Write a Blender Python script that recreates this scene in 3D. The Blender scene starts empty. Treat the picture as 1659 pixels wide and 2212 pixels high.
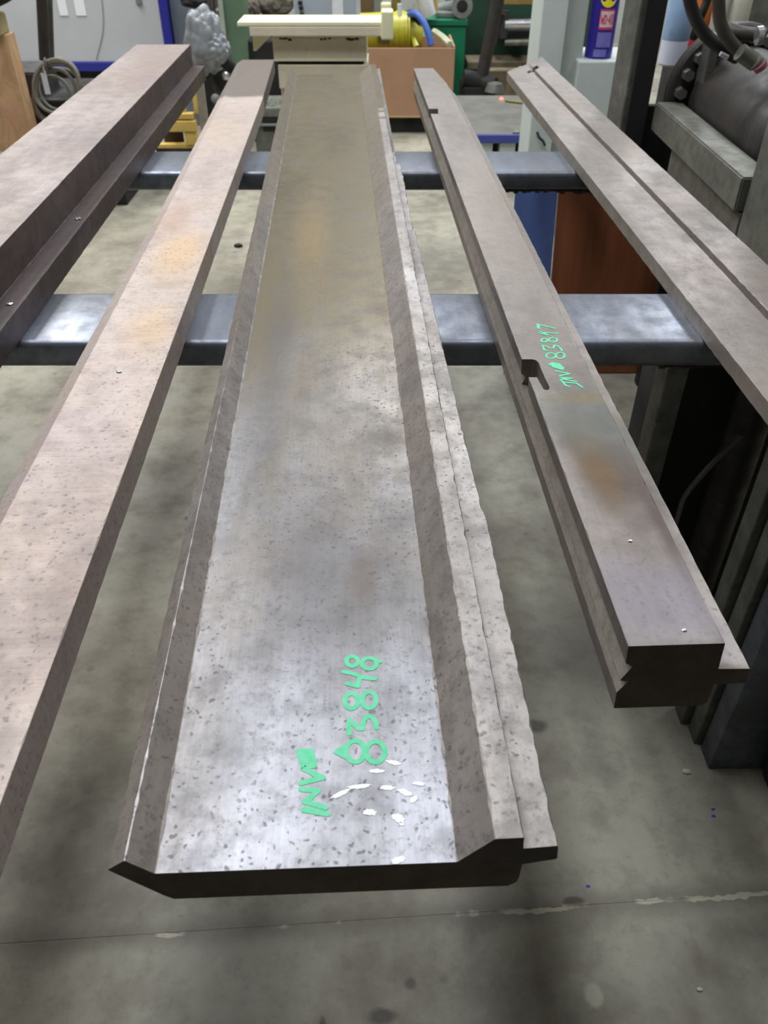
import bpy, bmesh, math, random
from mathutils import Vector, Matrix
random.seed(7)
S = bpy.context.scene
COL = S.collection
# ------------------------------------------------------------------ camera
F, CX, CY, PITCH, EYE = 1750.0, 829.5, 1106.0, math.radians(38.6), 1.5
cd = bpy.data.cameras.new('camera'); cam = bpy.data.objects.new('camera', cd); COL.objects.link(cam)
cam.location = (0, 0, EYE); cam.rotation_euler = (math.radians(90) - PITCH, 0, 0)
cd.sensor_fit = 'VERTICAL'; cd.sensor_height = 36; cd.lens = F / 2212 * 36
cd.clip_start = .02; cd.clip_end = 60
cd.dof.use_dof = True; cd.dof.focus_distance = 1.05; cd.dof.aperture_fstop = 9
S.camera = cam
# ------------------------------------------------------------------ light
w = bpy.data.worlds.new('hall'); S.world = w; w.use_nodes = True
w.node_tree.nodes['Background'].inputs[0].default_value = (.75, .80, .88, 1)
w.node_tree.nodes['Background'].inputs[1].default_value = .1
def area(name, loc, sx, sy, power, col, rot=(0, 0, 0)):
    l = bpy.data.lights.new(name, 'AREA'); l.shape = 'RECTANGLE'; l.size = sx; l.size_y = sy
    l.energy = power; l.color = col
    o = bpy.data.objects.new(name, l); COL.objects.link(o); o.location = loc; o.rotation_euler = rot
    return o
COOL = (.93, .97, 1.0); WARM = (1.0, .95, .86)
area('ceiling_lamp', (-1.3, 2.2, 4.4), 1.2, 2.6, 60, COOL)
area('ceiling_lamp', (.3, 1.9, 4.4), .6, 1.6, 26, COOL)
area('ceiling_lamp', (2.6, 3.2, 4.4), 1.0, 2.4, 42, COOL)  # unseen fill lamp, added to brighten the sloping steel faces
area('ceiling_lamp', (-2.8, 4.8, 4.4), .8, 2.4, 80, WARM)
area('ceiling_lamp', (.2, 6.4, 4.4), .8, 2.4, 85, COOL)
area('ceiling_lamp', (2.9, 8.0, 4.4), .8, 2.0, 90, COOL)
area('ceiling_lamp', (-3.2, 8.0, 4.4), .8, 2.4, 75, COOL)
S.view_settings.view_transform = 'Standard'; S.view_settings.look = 'None'
S.view_settings.gamma = 1; S.view_settings.use_curve_mapping = False
S.view_settings.exposure = 0.78
S.cycles.use_denoising = True
S.cycles.max_bounces = 6

# ------------------------------------------------------------------ node helpers
def lin(c):
    return tuple((v / 255 / 12.92 if v / 255 <= .04045 else ((v / 255 + .055) / 1.055) ** 2.4) for v in c) + (1,)
class NT:
    def __init__(s, name):
        s.m = bpy.data.materials.new(name); s.m.use_nodes = True; s.t = s.m.node_tree
        s.b = s.t.nodes['Principled BSDF']; s.tc = s.t.nodes.new('ShaderNodeTexCoord')
    def n(s, typ, **kw):
        x = s.t.nodes.new(typ)
        for k, v in kw.items(): setattr(x, k, v)
        return x
    def l(s, a, b): s.t.links.new(a, b)
    def put(s, sock, v):
        if hasattr(v, 'is_output') or hasattr(v, 'links'): s.l(v, sock)
        else: sock.default_value = v
    def math(s, op, a, b=0.0, clamp=False):
        x = s.n('ShaderNodeMath', operation=op, use_clamp=clamp); s.put(x.inputs[0], a); s.put(x.inputs[1], b); return x.outputs[0]
    def coord(s, scale=(1, 1, 1), loc=(0, 0, 0)):
        mp = s.n('ShaderNodeMapping'); mp.inputs['Scale'].default_value = scale; mp.inputs['Location'].default_value = loc
        s.l(s.tc.outputs['Object'], mp.inputs[0]); return mp.outputs[0]
    def noise(s, vec, scale=5, detail=5, rough=.55, dist=0):
        x = s.n('ShaderNodeTexNoise'); s.l(vec, x.inputs['Vector'])
        x.inputs['Scale'].default_value = scale; x.inputs['Detail'].default_value = detail
        x.inputs['Roughness'].default_value = rough; x.inputs['Distortion'].default_value = dist; return x.outputs['Fac']
    def voro(s, vec, scale=5, rand=1.0):
        x = s.n('ShaderNodeTexVoronoi'); s.l(vec, x.inputs['Vector']); x.inputs['Scale'].default_value = scale
        x.inputs['Randomness'].default_value = rand; return x.outputs['Distance']
    def ramp(s, v, a, b, lo=0.0, hi=1.0):
        x = s.n('ShaderNodeMapRange', clamp=True, interpolation_type='SMOOTHSTEP'); s.put(x.inputs[0], v)
        for i, q in enumerate((a, b, lo, hi)): x.inputs[i + 1].default_value = q
        return x.outputs[0]
    def mix(s, f, a, b, mode='MIX'):
        x = s.n('ShaderNodeMix', data_type='RGBA', blend_type=mode); s.put(x.inputs[0], f)
        s.put(x.inputs[6], a); s.put(x.inputs[7], b); return x.outputs[2]
    def bump(s, h, strength=.3, dist=.002):
        x = s.n('ShaderNodeBump'); x.inputs['Strength'].default_value = strength; x.inputs['Distance'].default_value = dist
        s.l(h, x.inputs['Height']); s.l(x.outputs[0], s.b.inputs['Normal'])
    def done(s, col, rough, metal=0.0):
        s.put(s.b.inputs['Base Color'], col); s.put(s.b.inputs['Roughness'], rough); s.put(s.b.inputs['Metallic'], metal)
        return s.m
    def blob(s, c, r, soft=.85, wob=.4, wscale=8):
        """soft elliptical stain centred at c with radii r, edge broken by noise"""
        mp = s.coord((1 / r[0], 1 / r[1], 1 / r[2]), tuple(-c[i] / r[i] for i in range(3)))
        ln = s.n('ShaderNodeVectorMath', operation='LENGTH'); s.l(mp, ln.inputs[0])
        nz = s.noise(s.coord(), wscale, 5, .6)
        v = s.math('ADD', ln.outputs['Value'], s.math('MULTIPLY', s.math('SUBTRACT', nz, .5), wob * 2.2))
        return s.ramp(v, 1 - soft, 1 + soft * .4, 1, 0)

def paint(name, c, rough=.45, metal=0.0, var=.12, dirt=.25, scale=6, dirtc=(60, 52, 44)):
    t = NT(name); v = t.coord()
    n1 = t.noise(v, scale, 6, .6); n2 = t.noise(v, scale * 7, 4, .7)
    base = lin(c); dk = tuple(x * (1 - var * 2) for x in base[:3]) + (1,)
    col = t.mix(t.ramp(n1, .35, .65), base, dk)
    col = t.mix(t.math('MULTIPLY', t.ramp(n2, .58, .75), dirt), col, lin(dirtc))
    t.bump(n2, .15, .001)
    return t.done(col, t.ramp(n1, .3, .7, rough * .85, min(1, rough * 1.2)), metal)

def steel(name, cols, metal=.75, rough=(.38, .55), stains=(), pits=0.0, pitscale=90, streak=.25, cross=False, graddef=None, mott=.5, bumps=.2):
    """machined and weathered steel; cols = base, darker, warmer tint (sRGB)"""
    t = NT(name); v = t.coord()
    big = t.noise(t.coord((2.2, .8, 2.2)), 3.2, 6, .6, .3)
    mid = t.noise(v, 24, 6, .65)
    col = t.mix(t.ramp(big, .35, .65), lin(cols[0]), lin(cols[1]))
    col = t.mix(t.math('MULTIPLY', t.ramp(t.noise(t.coord((1, .6, 1), (3.1, 1.7, 0)), 5, 5, .6), .45, .68), .6), col, lin(cols[2]))
    if graddef:                                  # rust and oil film that thickens along the bar
        y0, y1, c, amt = graddef
        sp = t.n('ShaderNodeSeparateXYZ'); t.l(v, sp.inputs[0])
        g = t.ramp(t.math('ADD', sp.outputs[1], t.math('MULTIPLY', big, .6)), y0 + .3, y1 + .3, 0, amt)
        col = t.mix(g, col, lin(c))
    col = t.mix(t.math('MULTIPLY', t.ramp(mid, .42, .66), mott), col, lin(tuple(x * .72 for x in cols[1])))
    for c, r, sc, amt, *sf in stains:
        col = t.mix(t.math('MULTIPLY', t.blob(c, r, sf[0] if sf else .85, .06 if sf else .4), amt), col, lin(sc))
    st = t.noise(t.coord((6, 330, 6) if cross else (260, 7, 260)), 1, 5, .7, .6)
    f = t.math('MULTIPLY', t.ramp(st, .35, .65), streak)
    col = t.mix(f, col, lin(tuple(x * .62 for x in cols[1])))
    h = t.math('ADD', t.math('MULTIPLY', mid, .4), t.math('MULTIPLY', st, .25))
    ro = t.ramp(t.math('ADD', t.math('MULTIPLY', mid, .5), t.math('MULTIPLY', big, .5)), .35, .65, rough[0], rough[1])
    if pits:
        warp = t.n('ShaderNodeVectorMath', operation='ADD'); t.l(v, warp.inputs[0])
        nz = t.n('ShaderNodeTexNoise'); nz.inputs['Scale'].default_value = 70; t.l(v, nz.inputs['Vector'])
        sc = t.n('ShaderNodeVectorMath', operation='SCALE'); sc.inputs['Scale'].default_value = .016; t.l(nz.outputs['Color'], sc.inputs[0]); t.l(sc.outputs[0], warp.inputs[1])
        p = t.voro(warp.outputs[0], pitscale)
        zone = t.ramp(t.noise(t.coord((1, .8, 1), (5, 2, 1)), 9, 4, .6), .36, .56)
        pm = t.math('MULTIPLY', t.math('MULTIPLY', t.ramp(p, .12, .30, 1, 0), zone), pits)
        col = t.mix(pm, col, lin((94, 90, 90)))
        p2 = t.math('MULTIPLY', t.ramp(t.noise(v, 110, 6, .78), .5, .68), pits * .9)
        col = t.mix(p2, col, lin((88, 84, 88)))
        h = t.math('SUBTRACT', h, t.math('MULTIPLY', pm, .8))
        ro = t.math('ADD', ro, t.math('MULTIPLY', pm, .25))
    t.bump(h, bumps, .0012)
    return t.done(col, ro, metal)

# ------------------------------------------------------------------ mesh helpers
def link(name, me, mat=None, parent=None, loc=(0, 0, 0), rot=(0, 0, 0), smooth=False):
    o = bpy.data.objects.new(name, me); COL.objects.link(o)
    if mat and not me.materials: me.materials.append(mat)
    o.location = loc; o.rotation_euler = rot
    if parent: o.parent = parent
    if smooth:
        for p in me.polygons: p.use_smooth = True
        me.set_sharp_from_angle(angle=math.radians(38))
    return o
def tag(o, label=None, cat=None, group=None, kind=None):
    for k, v in (('label', label), ('category', cat), ('group', group), ('kind', kind)):
        if v: o[k] = v
    return o
def empty(name, loc, label, cat, group=None, rz=0):
    o = bpy.data.objects.new(name, None); COL.objects.link(o); o.location = loc; o.rotation_euler = (0, 0, rz)
    o.empty_display_size = .05
    return tag(o, label, cat, group)
def me_from(bm, name='m'):
    bmesh.ops.recalc_face_normals(bm, faces=bm.faces[:])
    me = bpy.data.meshes.new(name); bm.to_mesh(me); bm.free(); return me
def bm_box(bm, x0, x1, y0, y1, z0, z1, bev=0.0, seg=2):
    r = bmesh.ops.create_cube(bm, size=1)
    vs = r['verts']
    for v in vs:
        v.co = Vector(((x0 + x1) / 2 + v.co.x * (x1 - x0), (y0 + y1) / 2 + v.co.y * (y1 - y0), (z0 + z1) / 2 + v.co.z * (z1 - z0)))
    if bev:
        es = list({e for v in vs for e in v.link_edges})
        bmesh.ops.bevel(bm, geom=es, offset=bev, segments=seg, affect='EDGES', profile=.5)
def box(name, x0, x1, y0, y1, z0, z1, mat, parent=None, bev=.003, origin=True, seg=2):
    """one box as an object; its origin sits at the middle of its underside, in world or parent space"""
    bm = bmesh.new(); cx, cy = (x0 + x1) / 2, (y0 + y1) / 2
    bm_box(bm, x0 - cx, x1 - cx, y0 - cy, y1 - cy, 0, z1 - z0, min(bev, (x1 - x0) * .4, (y1 - y0) * .4, (z1 - z0) * .4), seg)
    base = Vector((0, 0, 0)) if not parent else Vector(parent.location)
    return link(name, me_from(bm, name), mat, parent, Vector((cx, cy, z0)) - base)
def prism(name, pts, y0, y1, mat, parent=None, axis='Y', bev=0.0):
    """pts = outline in the plane across the axis, extruded y0..y1"""
    bm = bmesh.new()
    def P(a, b, t): return (a, t, b) if axis == 'Y' else ((t, a, b) if axis == 'X' else (a, b, t))
    A = [bm.verts.new(P(a, b, y0)) for a, b in pts]; B = [bm.verts.new(P(a, b, y1)) for a, b in pts]
    n = len(pts)
    for i in range(n): bm.faces.new((A[i], A[(i + 1) % n], B[(i + 1) % n], B[i]))
    bm.faces.new(A); bm.faces.new(B)
    if bev: bmesh.ops.bevel(bm, geom=bm.edges[:], offset=bev, segments=2, affect='EDGES')
    base = Vector((0, 0, 0)) if not parent else Vector(parent.location)
    c = sum((v.co for v in bm.verts), Vector()) / len(bm.verts); c.z = min(v.co.z for v in bm.verts)
    for v in bm.verts: v.co -= c
    return link(name, me_from(bm, name), mat, parent, c - base)
def lathe(name, prof, mat, parent=None, loc=(0, 0, 0), rot=(0, 0, 0), seg=32):
    """prof = (radius, height) pairs turned about local Z"""
    bm = bmesh.new(); rings = []
    for r, z in prof:
        rings.append([bm.verts.new((r * math.cos(2 * math.pi * k / seg), r * math.sin(2 * math.pi * k / seg), z)) for k in range(seg)])
    for a, b in zip(rings, rings[1:]):
        for k in range(seg): bm.faces.new((a[k], a[(k + 1) % seg], b[(k + 1) % seg], b[k]))
    bm.faces.new(rings[0]); bm.faces.new(rings[-1])
    base = Vector((0, 0, 0)) if not parent else Vector(parent.location)
    return link(name, me_from(bm, name), mat, parent, Vector(loc) - base, rot, smooth=True)
def tube(name, pts, r, mat, parent=None, seg=10, sub=6):
    """round hose swept along a smooth path"""
    P = [Vector(p) for p in pts]; path = []
    if len(P) > 2:
        Q = [2 * P[0] - P[1]] + P + [2 * P[-1] - P[-2]]
        for i in range(1, len(Q) - 2):
            for k in range(sub):
                t = k / sub; a, b, c, d = Q[i - 1], Q[i], Q[i + 1], Q[i + 2]
                path.append(.5 * ((2 * b) + (c - a) * t + (2 * a - 5 * b + 4 * c - d) * t * t + (-a + 3 * b - 3 * c + d) * t ** 3))
        path.append(P[-1])
    else: path = P
    o0 = path[0].copy(); bm = bmesh.new(); rings = []; up = None
    for i, p in enumerate(path):
        d = (path[min(i + 1, len(path) - 1)] - path[max(i - 1, 0)]).normalized()
        if up is None: up = d.orthogonal().normalized()
        up = (up - d * up.dot(d)).normalized(); s = d.cross(up)
        rr = r if not callable(r) else r(i / (len(path) - 1))
        rings.append([bm.verts.new(p - o0 + (up * math.cos(2 * math.pi * k / seg) + s * math.sin(2 * math.pi * k / seg)) * rr) for k in range(seg)])
    for a, b in zip(rings, rings[1:]):
        for k in range(seg): bm.faces.new((a[k], a[(k + 1) % seg], b[(k + 1) % seg], b[k]))
    bm.faces.new(rings[0]); bm.faces.new(rings[-1])
    base = Vector((0, 0, 0)) if not parent else Vector(parent.location)
    return link(name, me_from(bm, name), mat, parent, o0 - base, smooth=True)

# pixel of the photograph -> real point, on a height or at a distance
def ray(px, py):
    a, b = (px - CX) / F, (py - CY) / F
    return Vector((a, math.cos(PITCH) - b * math.sin(PITCH), -math.sin(PITCH) - b * math.cos(PITCH)))
def at_z(px, py, z): r = ray(px, py); return Vector((0, 0, EYE)) + r * ((z - EYE) / r.z)
def at_y(px, py, y): r = ray(px, py); return Vector((0, 0, EYE)) + r * (y / r.y)
def ybox(name, px0, py0, px1, py1, y, depth, mat, parent=None, bev=.004, z0=None):
    a, b = at_y(px0, py0, y), at_y(px1, py1, y)
    return box(name, a.x, b.x, y, y + depth, b.z if z0 is None else z0, a.z, mat, parent, bev)

# ------------------------------------------------------------------ the setting
def floor_mat():
    t = NT('worn_concrete'); v = t.coord()
    big = t.noise(v, .9, 7, .6, .4); mid = t.noise(v, 5, 7, .62); fine = t.noise(v, 55, 5, .7)
    col = t.mix(t.ramp(big, .35, .65), lin((176, 172, 156)), lin((136, 131, 118)))
    col = t.mix(t.math('MULTIPLY', t.ramp(mid, .45, .68), .5), col, lin((104, 98, 86)))
    col = t.mix(t.math('MULTIPLY', t.ramp(fine, .5, .75), .30), col, lin((98, 92, 80)))
    m2 = t.noise(t.coord((1, 1, 1), (7, 3, 0)), 13, 6, .65)
    col = t.mix(t.math('MULTIPLY', t.ramp(m2, .48, .66), .32), col, lin((110, 100, 86)))
    col = t.mix(t.math('MULTIPLY', t.ramp(m2, .5, .36), .18), col, lin((186, 182, 166)))
    sp = t.ramp(t.voro(t.coord((1, 1, 1), (.3, .2, 0)), 9), .05, .13, 1, 0)
    sp = t.math('MULTIPLY', sp, t.ramp(t.noise(v, 3, 3), .5, .65))
    col = t.mix(t.math('MULTIPLY', sp, .6), col, lin((66, 60, 52)))
    for c, r, a in (((.55, -.35, 0), (.55, .30, 1), .42), ((1.1, -.1, 0), (.5, .3, 1), .5), ((.2, .5, 0), (.55, .35, 1), .30), ((-.1, -.5, 0), (.5, .3, 1), .22),
                    ((.95, .75, 0), (.35, .6, 1), .35)):
        col = t.mix(t.math('MULTIPLY', t.blob(c, r, .8, .5, 4), a), col, lin((82, 76, 66)))
    # dust along the joint, and hard pale patches of old joint filler
    s = t.n('ShaderNodeSeparateXYZ'); t.l(v, s.inputs[0]); ay = t.math('ABSOLUTE', s.outputs[1])
    edge = t.math('ADD', ay, t.math('MULTIPLY', t.math('SUBTRACT', mid, .5), .05))
    col = t.mix(t.ramp(edge, 0, .04, .5, 0), col, lin((92, 86, 76)))
    fl = t.math('ADD', t.math('ABSOLUTE', t.math('ADD', s.outputs[1], t.math('MULTIPLY', t.math('SUBTRACT', t.noise(v, 6, 3), .5), .03))), t.math('MULTIPLY', t.noise(v, 45, 4), .016))
    fm = t.math('MULTIPLY', t.ramp(fl, .0115, .013, 1, 0), t.ramp(t.math('ADD', t.noise(t.coord((1, .05, 1)), 6, 4, .6), t.math('MULTIPLY', s.outputs[0], .12)), .50, .58))
    col = t.mix(t.math('MULTIPLY', fm, .9), col, lin((196, 188, 170)))
    col = t.mix(t.math('MULTIPLY', t.blob((.33, -.15, 0), (.016, .022, 1), .4, .3, 60), .6), col, lin((200, 196, 176)))
    for c in ((.37, .035, 0), (.66, .16, 0), (.665, .175, 0)):
        col = t.mix(t.blob(c, (.005, .0035, 1), .4, .4, 150), col, lin((60, 60, 190)))
    for c, r in (((-.13, -.17, 0), (.008, .02, 1)), ((.335, .01, 0), (.022, .009, 1)), ((-.03, -.16, 0), (.03, .014, 1)), ((.35, .40, 0), (.028, .02, 1))):
        col = t.mix(t.math('MULTIPLY', t.blob(c, r, .5, .4, 40), .75), col, lin((62, 56, 50)))
    h = t.math('ADD', t.math('MULTIPLY', fine, .5), t.math('MULTIPLY', mid, .5)); t.bump(h, .25, .003)
    return t.done(col, t.ramp(mid, .3, .7, .42, .62), 0)
pa, pb = at_z(0, 2040, 0), at_z(1659, 1930, 0)
jr = math.atan2(pb.y - pa.y, pb.x - pa.x)
bm = bmesh.new(); L = 14
prof = [(-9, -.15), (-9, 0), (-.002, 0), (-.001, -.0006), (.001, -.0006), (.002, 0), (13, 0), (13, -.15)]
A = [bm.verts.new((-L, a, b)) for a, b in prof]; B = [bm.verts.new((L, a, b)) for a, b in prof]
for i in range(8): bm.faces.new((A[i], A[(i + 1) % 8], B[(i + 1) % 8], B[i]))
bm.faces.new(A); bm.faces.new(B)
tag(link('floor', me_from(bm), floor_mat(), None, (pa + pb) / 2, (0, 0, jr)), 'grey worn concrete shop floor with a joint and pale filler patches', kind='structure')
WALL = paint('wall_paint', (172, 174, 170), .8, 0, .15, .3, 1.5)
CEIL = paint('ceiling_paint', (150, 150, 152), .85, 0, .1, .1, 1)
for nm, a in (('wall_back', (-7, 7, 10, 10.2, 0, 5.2)), ('wall_left', (-7.2, -7, -3, 10, 0, 5.2)), ('wall_right', (7, 7.2, -3, 10, 0, 5.2)),
              ('wall_front', (-7, 7, -3.2, -3, 0, 5.2)), ('ceiling', (-7.2, 7.2, -3.2, 10.2, 5.2, 5.4))):
    tag(box(nm, *a, CEIL if nm == 'ceiling' else WALL, bev=0), kind='structure')

# ------------------------------------------------------------------ the rails that carry the bars
ZT = .838
RAILM = steel('rail_mill_scale', ((134, 140, 154), (100, 104, 114), (120, 120, 124)), .7, (.32, .48), streak=.12, mott=.35, pits=.15, bumps=.1,
              stains=[((-.95, 0, 0), (.35, .6, .6), (40, 38, 40), .7)])
WELD = paint('rusty_weld', (78, 66, 58), .7, .3, .3, .6, 40)
def rail(y0, y1, label):
    bm = bmesh.new(); bm_box(bm, -1.2, 1.06, -(y1 - y0) / 2, (y1 - y0) / 2, -.052, 0)
    es = [e for e in bm.edges if abs(e.verts[0].co.x - e.verts[1].co.x) > 1]
    bmesh.ops.bevel(bm, geom=es, offset=.014, segments=5, affect='EDGES', profile=.5)
    o = link('support_rail', me_from(bm), RAILM, None, (-.35, (y0 + y1) / 2, ZT), smooth=True)
    tag(o, label, 'rail', 'steel rails under the bars')
    for sx in (-1.12,):
        for sy in (-.06, .06):
            box('leg', -.35 + sx - .03, -.35 + sx + .03, (y0 + y1) / 2 + sy - .03, (y0 + y1) / 2 + sy + .03, 0, ZT - .052, RAILM, o, .004)
    return o
r1 = rail(1.312, 1.531, 'wide dark steel cross rail nearest the camera, under all five bars')
r2 = rail(2.335, 2.551, 'wide dark steel cross rail farther back, with weld scale below its edge')
# ragged weld scale hanging under the right half of the far rail
bm = bmesh.new(); xs = [.36 + i * .012 for i in range(27)]
for k, x in enumerate(xs):
    hh = .004 + random.random() * .009
    bm_box(bm, x, x + .013, -.004, .004, -hh, 0, .0015, 1)
link('weld_scale', me_from(bm), WELD, r2, (.35 + -.02, -.10, -.05))
bm = bmesh.new()
for k in range(16): bm_box(bm, .45 + k * .013, .464 + k * .013, -.004, .004, -.003 - random.random() * .004, 0, .001, 1)
link('weld_bead', me_from(bm), WELD, r1, (.35 + .05, -.100, -.05))

# ------------------------------------------------------------------ steel bars
ENDM = steel('sawn_end_shaded', ((66, 54, 47), (48, 40, 35), (84, 62, 38)), .45, (.5, .65), streak=.1, mott=.3)  # shade on the bar ends, put into a darker steel colour
def vp_yaw(vpx): return math.atan((vpx - CX) * math.cos(PITCH) / F)
def bar(name, prof, y0, y1, vpx, mat, label, cat='steel bar', group=None, nsec=220, jit=.00025, cham=.0006, shape=None, skew=0.0, endmat=None):
    """long machined bar; prof = (lateral, height) outline in metres; corners are chamfered and nicked along the length"""
    f = vp_yaw(vpx); us = [p[0] for p in prof]; um = (min(us) + max(us)) / 2
    rnd = random.Random(sum(map(ord, name)) + len(prof)); bm = bmesh.new(); rings = []
    for s in range(nsec + 1):
        y = y0 + (y1 - y0) * (s / nsec)
        P = shape(y, prof) if shape else prof; n = len(P); ring = []
        for i, (u, z) in enumerate(P):
            p, a, b = Vector((u, z)), Vector(P[i - 1]), Vector(P[(i + 1) % n])
            c = cham * (.5 + rnd.random() ** 3 * 2.2)
            for q in (a, b):
                d = q - p; k = min(c, d.length * .35)
                w_ = p + d.normalized() * k
                ring.append(bm.verts.new((w_.x - um + rnd.uniform(-jit, jit) * .3, y - y0 + (rnd.uniform(-jit, jit) if 0 < s < nsec else 0), w_.y - ZT + 0)))
        rings.append(ring)
    m = len(rings[0])
    for a, b in zip(rings, rings[1:]):
        for k in range(m): bm.faces.new((a[k], a[(k + 1) % m], b[(k + 1) % m], b[k]))
    if skew:
        for v in rings[-1]: v.co.y += (v.co.x + um - us[0]) * skew
    for r_ in (rings[0], rings[-1]):
        fc = bm.faces.new(r_); fc.normal_update(); fc.material_index = 1
        bmesh.ops.triangulate(bm, faces=[fc])
    d = Vector((math.sin(f), math.cos(f), 0)); nn = Vector((math.cos(f), -math.sin(f), 0))
    o = link(name, me_from(bm), mat, None, d * y0 + nn * um + Vector((0, 0, ZT)), (0, 0, -f))
    o.data.shade_flat() if hasattr(o.data, 'shade_flat') else None
    o.data.materials.append(endmat or ENDM)
    tag(o, label, cat, group); o['_um'] = um
    return o
def shade_faces(o, mat, test):
    o.data.materials.append(mat); k = len(o.data.materials) - 1
    for p in o.data.polygons:
        if p.material_index == 0 and test(p): p.material_index = k
def local(o, w_):
    return (Matrix.Translation(o.location) @ Matrix.Rotation(o.rotation_euler.z, 4, 'Z')).inverted() @ w_

GRP = 'long steel bars lying across the rails'
# -- the wide middle plate
mainm = steel('plate_steel', ((158, 158, 166), (122, 120, 122), (132, 124, 117)), .55, (.36, .50), pits=.62, pitscale=125, streak=.14, mott=.4,
              graddef=(.2, 1.15, (102, 88, 56), .93),
              stains=[((-.02, .36, .04), (.08, .16, .2), (88, 84, 84), .65), ((.06, .62, .04), (.05, .05, .2), (66, 58, 48), .55), ((-.10, .9, .04), (.03, .4, .2), (84, 84, 88), .4),
                      ((.0, 2.2, .04), (.05, .30, .2), (88, 76, 56), .5), ((-.06, 1.4, .04), (.05, .35, .2), (140, 118, 76), .5), ((.03, .33, .04), (.02, .06, .2), (88, 76, 68), .6)])
PM = [(-.2025, .8884), (-.1871, .9013), (-.1675, .880), (.0716, .880), (.0991, .9127), (.1215, .9130), (.1225, .8966), (.1499, .8990),
      (.1520, .8788), (.1245, .8723), (.1240, .852), (.1225, .8435), (.1164, .838), (-.1594, .838), (-.1670, .8455)]
rj = random.Random(3); wob = [rj.uniform(-.0011, .0011) for _ in range(400)]
def main_shape(y, P):
    P = list(P); k = int(y * 40)
    if y > 1.7:
        e = .1302 if y < 2.19 else .1215
        P[7] = (e + (wob[k] if y < 2.3 else 0), P[7][1] - (.002 if y < 2.3 else 0)); P[8] = (e + .002, P[8][1])
    elif y > .75:
        t_ = (y - .75) / .95; e = .1470 - .014 * t_
        P[7] = (e + wob[k] * .6, P[7][1]); P[8] = (e + .002, P[8][1])
    t_ = max(0, min(1, (y - .33) / 3.1))            # the trough walls lean a little with distance
    P[0] = (P[0][0] - .022 * t_, P[0][1]); P[1] = (P[1][0] - .026 * t_, P[1][1]); P[2] = (P[2][0] - .026 * t_, P[2][1]); P[3] = (P[3][0] - .029 * t_, P[3][1])
    P[13] = (P[13][0] - .024 * t_, P[13][1]); P[14] = (P[14][0] - .024 * t_, P[14][1])
    P[4] = (P[4][0] - .013 * t_, P[4][1]); P[5] = (P[5][0] - .016 * t_, P[5][1]); P[6] = (P[6][0] - .016 * t_, P[6][1])
    return P
main = bar('grooved_plate', PM, .3276, 3.445, 740, mainm, 'wide grey steel plate with upturned edges and large green numbers, middle of the rails', 'steel plate', shape=main_shape, nsec=300, cham=.0009, jit=.0004)

shade_faces(main, steel('plate_flange_steel', ((168, 162, 160), (132, 126, 122), (150, 140, 130)), .5, (.38, .52), pits=.65, pitscale=115, streak=.1, mott=.5),
            lambda p: p.center.x > .1245 and p.normal.z > .3)
shade_faces(main, steel('plate_slope_steel', ((158, 150, 146), (130, 123, 119), (146, 134, 120)), .25, (.4, .55), pits=.7, pitscale=95, streak=.15, mott=.5,
            graddef=(1.0, 2.4, (112, 98, 78), .8)), lambda p: abs(p.center.x) > .088 and abs(p.normal.x) > .3 and p.normal.z > .3)
GREEN = NT('green_paint_marker')
GREEN = GREEN.done(GREEN.mix(GREEN.ramp(GREEN.noise(GREEN.coord(), 120, 4), .3, .7), lin((58, 200, 140)), lin((96, 205, 160))), .45)
def stroke_mesh(strokes, ox, oy, sc, z, hw, owner, name, fills=()):
    """hand-drawn marker strokes: flat paint ribbons on the steel face"""
    bm = bmesh.new(); k = 0
    def put(x, y, dz): return local(owner, at_z(ox + x * sc, oy + y * sc, z)) + Vector((0, 0, dz))
    for st in strokes:
        P = [put(x, y, 0) for x, y in st]
        for i, p in enumerate(P):
            k += 1; dz = .00035 + k * 2e-6
            bm.faces.new([bm.verts.new((p.x + hw * math.cos(a * math.pi / 4), p.y + hw * math.sin(a * math.pi / 4), p.z + dz)) for a in range(8)])
            if i:
                q = P[i - 1]; d = Vector((p.x - q.x, p.y - q.y)); 
                if d.length < 1e-6: continue
                nrm = Vector((-d.y, d.x)).normalized() * hw; dz += 1e-6
                bm.faces.new([bm.verts.new((a.x + s_ * nrm.x, a.y + s_ * nrm.y, a.z + dz)) for a, s_ in ((q, 1), (q, -1), (p, -1), (p, 1))])
    for fl in fills:
        bm.faces.new([bm.verts.new(put(x, y, .0003)) for x, y in fl])
    for f_ in bm.faces:
        f_.normal_update()
        if f_.normal.z < 0: f_.normal_flip()
    me = bpy.data.meshes.new(name); bm.to_mesh(me); bm.free()
    return link(name, me, GREEN, owner)
def ell(cx, cy, rx, ry, n=18): return [(cx + rx * math.cos(2 * math.pi * i / n), cy + ry * math.sin(2 * math.pi * i / n)) for i in range(n + 1)]
SC = 220 / 1281
digs = [[ell(762, 168, 72, 62), ell(975, 195, 92, 70), [(1040, 150), (1110, 172)]],
        [[(652, 298), (760, 318), (900, 372), (1045, 388)], [(695, 445), (835, 483), (850, 380)]],
        [ell(752, 668, 84, 95), ell(975, 655, 88, 102)],
        [[(728, 1078), (716, 990), (728, 905), (785, 960), (840, 1015), (890, 1015), (905, 915), (955, 855), (1015, 870), (1055, 940), (1068, 1005)]],
        [ell(800, 1300, 118, 135), ell(1055, 1308, 118, 132), [(560, 1308), (690, 1235)], [(560, 1308), (700, 1375)], [(560, 1308), (680, 1308)]]]
for d_ in digs: stroke_mesh(d_, 630, 1400, SC, .880, .0024, main, 'painted_digit')
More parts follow.
